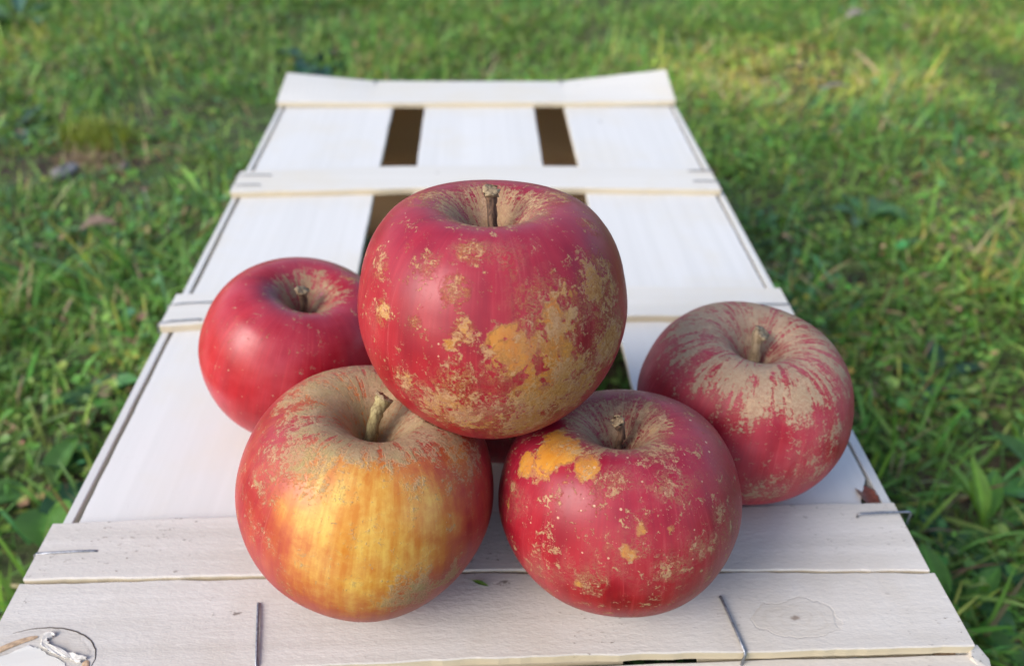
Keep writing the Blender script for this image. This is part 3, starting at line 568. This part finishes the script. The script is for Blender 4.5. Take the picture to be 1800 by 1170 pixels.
# low ground cover: clover and moss leaflets between the blades
x, y = scatter(110000, -1.25, 1.3, .05, 1.85); n = len(x)
keep = (n_d(x, y)*.5+n_y(x, y)*.5) > .46; x, y = x[keep], y[keep]; n = len(x)
size = rng.uniform(.0016, .0048, n)*(1+.5*(rng.random(n) < .1)); a = rng.uniform(0, 6.283, n); z = ground_z(x, y)+rng.uniform(.001, .016, n)
hd = np.stack([np.cos(a), np.sin(a), rng.uniform(-.5, .5, n)], 1); sd = np.stack([-np.sin(a), np.cos(a), rng.uniform(-.5, .5, n)], 1); upv = np.array([0, 0, 1.])
P = np.stack([x, y, z], 1); sz = size[:, None]
V = np.stack([P-hd*sz, P-hd*sz*.2-sd*sz*.75+upv*sz*.25, P-upv*sz*.1, P-hd*sz*.2+sd*sz*.75+upv*sz*.25, P+hd*sz*.8-sd*sz*.5+upv*sz*.2, P+hd*sz*.8+sd*sz*.5+upv*sz*.2], 1).reshape(-1, 3)
b = np.arange(n)[:, None]*6
c = np.repeat(tints(x, y)*rng.uniform(.75, 1.05, (n, 1)), 6, 0)
tag(link('ground_cover', fast_mesh('ground_cover', V, np.concatenate([b+[0, 1, 2, 3], b+[1, 4, 5, 3]])[:0], np.concatenate([b+[0, 1, 2], b+[0, 2, 3], b+[1, 4, 2], b+[2, 5, 3], b+[2, 4, 5]]), c), M_weed),
    'low clover and moss leaflets between the grass blades', 'ground cover', kind='stuff')

# ------------------------------------------------------------------ broad-leaved weeds, one thing each
def leaf_mesh(L_, W_, e0, bend, col, seed, fold=.25, wav=.0):
    r = random.Random(seed); n, mcols = 12, 7; V = []; C = []
    p = Vector((0, 0, 0)); 
    for i in range(n+1):
        s = i/n; e = e0-bend*s; 
        if i: p = p+Vector((math.cos(e), 0, math.sin(e)))*(L_/n)
        wd = W_*(.10+.90*math.sin(math.pi*min(1, max(0, (s-.22)/.78))**.85)) if s > .22 else W_*.10
        if i == n: wd = W_*.03
        nrm = Vector((-math.sin(e), 0, math.cos(e)))
        for k in range(mcols):
            t = (k/(mcols-1)-.5)*2
            q = p+Vector((0, t*wd/2, 0))+nrm*(abs(t)*wd*fold+wav*wd*math.sin(s*9+t*2+seed)+(-.03*wd if k == 3 else 0)+.018*wd*math.cos(t*14))
            V.append(q); f = r.uniform(.88, 1.12)*(1.35 if k == 3 else 1)*(1+.10*math.cos(t*14)); C.append([max(.002, c_*f) for c_ in col])
    Fc = np.array([(i*mcols+k, i*mcols+k+1, (i+1)*mcols+k+1, (i+1)*mcols+k) for i in range(n) for k in range(mcols-1)])
    return fast_mesh('leaf', np.array([tuple(q) for q in V]), Fc, None, np.array(C))
def weed(name, loc, leaves, label, cat, group=None):
    z = float(ground_z(np.array([loc[0]]), np.array([loc[1]]))[0])
    root = empty(name, (loc[0], loc[1], z)); tag(root, label, cat, group)
    for i, (az_, L_, W_, e0, bend, col) in enumerate(leaves):
        o = link('leaf', leaf_mesh(L_, W_, math.radians(e0), math.radians(bend), col, i+int(abs(loc[0])*1000)), M_weed, root)
        o.rotation_euler = (random.uniform(-.25, .25), 0, math.radians(az_)); o.location = (random.uniform(-.003, .003), random.uniform(-.003, .003), 0)
    return root
GB, GD, GY, GM = (.075, .19, .022), (.03, .085, .036), (.12, .24, .025), (.05, .13, .025)
def rosette(n, L_, W_, e, col, start=0, spread=360):
    return [(start+spread*i/n+random.uniform(-14, 14), L_*random.uniform(.8, 1.15), W_*random.uniform(.85, 1.15), e+random.uniform(-12, 12), random.uniform(20, 60), tuple(c_*random.uniform(.8, 1.2) for c_ in col)) for i in range(n)]
weed('plantain', (.292, .300), [(150, .058, .012, 66, 30, GY), (60, .050, .012, 50, 50, GB), (100, .052, .011, 72, 30, GY), (20, .050, .013, 35, 50, GM), (250, .045, .013, 35, 40, GM), (200, .05, .012, 25, 30, GD)], 'bright green upright plantain right of the front staple', 'plantain')
weed('plantain', (.262, .278), [(170, .042, .014, 18, 30, GD), (100, .040, .013, 30, 40, GD), (-20, .045, .014, 25, 40, GD), (250, .04, .012, 30, 40, GM), (40, .04, .013, 25, 40, GM)], 'dark blue green flat plantain close to the right crate edge', 'plantain')
weed('plantain', (.247, .243), [(110, .046, .015, 64, 25, GB), (40, .042, .012, 45, 40, GB), (-60, .042, .013, 35, 40, GM), (200, .035, .012, 30, 40, GD)], 'short plantain with one broad leaf standing beside the front right corner', 'plantain')
weed('dock', (.282, .216), rosette(7, .055, .017, 22, (.05, .13, .06)), 'blue green dock in the lower right corner', 'dock')
weed('plantain', (.355, .335), rosette(6, .06, .017, 38, GM), 'green rosette plantain at the right edge of the picture', 'plantain')
weed('plantain', (.325, .440), rosette(5, .045, .014, 35, GD), 'small dark plantain in the grass right of the tan apple', 'plantain')
weed('dock', (-.292, .318), [(-60, .052, .030, 30, 40, GB), (200, .05, .026, 25, 40, GM), (80, .045, .022, 35, 30, GM)], 'bright round leafed dock left of the front slats', 'dock')
weed('dock', (-.262, .335), [(250, .055, .026, 25, 40, GD), (-70, .05, .022, 35, 40, GD), (170, .05, .024, 25, 40, GD), (60, .045, .02, 40, 30, (.05, .13, .06))], 'dark blue green dock against the left crate side', 'dock')
weed('clover', (-.296, .405), rosette(5, .032, .016, 40, (.07, .18, .06)), 'small clover left of the glossy red apple', 'clover')
weed('dock', (-.60, .872), rosette(6, .05, .018, 25, (.08, .16, .09)), 'pale grey green dock at the left edge of the picture', 'dock')
weed('dock', (-.305, 1.135), rosette(7, .07, .03, 25, (.03, .09, .055)), 'dark dock rosette behind the far left crate corner', 'dock')
weed('plantain', (.36, .70), rosette(6, .05, .016, 35, (.06, .16, .07)), 'blue green plantain right of the second slat', 'plantain')
weed('clover', (.245, .80), rosette(6, .028, .016, 35, (.10, .24, .03)), 'bright clover beside the far right crate corner', 'clover')
weed('plantain', (-.82, 1.30), rosette(7, .08, .022, 35, (.07, .16, .09)), 'large plantain in the far left corner of the lawn', 'plantain')

# long single blades that stand out on the left
for (x_, y_, az_, L_, W_, e0, bd, col, lb) in ((-.345, .365, 20, .08, .0035, 28, 30, (.15, .24, .06), 'long pale grass blade lying left of the crate'), (-.25, .41, 100, .09, .004, 40, 50, (.10, .20, .06), 'long grass blade leaning along the left crate side')):
    weed('long_grass', (x_, y_), [(az_, L_, W_, e0, bd, col)], lb, 'grass blade')

# yellow tuft on the bare patch, with straw below it
tx, ty = -.492, .842; n = 520
xx = rng.normal(tx, .020, n); yy = rng.normal(ty, .014, n)
V, Q, T, c = blades(xx, yy, .022, .042, .0012, .0022, .4)
c = np.repeat(np.array([(.20, .25, .03)])*rng.uniform(.6, 1.3, (n, 1)), 7, 0)
tuft = empty('grass_tuft', (tx, ty, 0)); tag(tuft, 'yellow green grass tuft on the bare brown patch', 'grass tuft')
o = link('blades', fast_mesh('blades', V-np.array([tx, ty, 0]), Q, T, c), M_grass, tuft); o['kind'] = 'stuff'
n = 160; xx = rng.normal(-.470, .022, n); yy = rng.normal(.79, .012, n); V, Q, T, c = blades(xx, yy, .02, .04, .001, .002, 1.5)
c = np.repeat(np.array([(.34, .25, .14)])*rng.uniform(.5, 1.2, (n, 1)), 7, 0)
o = link('dry_blades', fast_mesh('dry_blades', V-np.array([tx, ty, 0]), Q, T, c), M_grass, tuft); o['kind'] = 'stuff'

# dead leaves and stones
def dead_leaf(loc, z, L_, W_, rz, col, label, curl=.5, tilt=0):
    r = random.Random(int(L_*1e5)); n = 14; V = []; C = []
    for i in range(n+1):
        s = i/n; wd = W_*math.sin(math.pi*min(1, .04+s*.95))**.8*r.uniform(.88, 1.1)
        for k in range(7):
            t = (k-3)/3; V.append(((s-.5)*L_, t*wd/2*(1-.25*curl*abs(t)), abs(t)**1.6*wd*curl*.6+.12*L_*math.sin(s*3.1)+r.uniform(-.02, .02)*W_)); f = r.uniform(.7, 1.25); C.append([c_*f for c_ in col])
    Fc = np.array([(i*7+k, i*7+k+1, (i+1)*7+k+1, (i+1)*7+k) for i in range(n) for k in range(6)])
    o = link('dead_leaf', fast_mesh('dead_leaf', np.array(V), Fc, None, np.array(C)), M_weed)
    o.location = (loc[0], loc[1], z); o.rotation_euler = (tilt, 0, rz); return tag(o, label, 'leaf')
dead_leaf((-.375, .602), .022, .032, .018, .35, (.26, .18, .14), 'curled brown dead leaf on the grass left of the crate')
dead_leaf((.546, 1.30), .03, .045, .022, .4, (.30, .26, .23), 'pale grey dead leaf far off in the upper right lawn', .3)
dead_leaf((.415, .99), .022, .05, .012, .1, (.22, .19, .17), 'grey brown dead leaf in front of the grass coloured as sunlit', .3)
dead_leaf((.58, .78), .018, .03, .016, 1.2, (.30, .19, .12), 'small brown dead leaf in the right hand lawn', .4)
p = cr2w(.1505, .1935-YC, -.0062)
dead_leaf((p.x, p.y), p.z, .017, .0075, YAW+1.75, (.17, .055, .035), 'red brown leaf scrap stuck in the gap beside the right plank', .25)
def stone(loc, r_, col, label, seed):
    r = random.Random(seed); V = []; Fc = []; nu, nv = 18, 10
    for j in range(nv+1):
        for i in range(nu):
            a_, b_ = 2*math.pi*i/nu, math.pi*j/nv; k = 1+.14*math.sin(2*a_+seed)+.1*math.sin(3*b_+a_*2)+r.uniform(-.04, .04)
            V.append((r_*1.5*k*math.sin(b_)*math.cos(a_), r_*k*math.sin(b_)*math.sin(a_), r_*.6*k*math.cos(b_)))
    for j in range(nv):
        for i in range(nu): Fc.append((j*nu+i, (j+1)*nu+i, (j+1)*nu+(i+1) % nu, j*nu+(i+1) % nu))
    o = link('stone', mesh('stone', V, Fc, True), simple('stone_'+str(seed), col, .8, 0, .3, 120)); o.location = (*loc, .002); o.rotation_euler = (0, 0, seed); tag(o, label, 'stone')
stone((-.483, .752), .010, (.20, .19, .19), 'flat grey stone below the yellow tuft', 1)
stone((-.425, .765), .006, (.13, .10, .08), 'small brown stone on the bare patch', 2)

# clipped bit of grass between the two front apples
p = cr2w(-.006, .1573-YC, .0006)
me = leaf_mesh(.0075, .0016, .05, .1, (.10, .20, .03), 3, .2); o = link('grass_clipping', me, M_weed); o.location = p; o.rotation_euler = (0, 0, -.35)
tag(o, 'tiny green grass clipping between the two front apples', 'grass clipping')
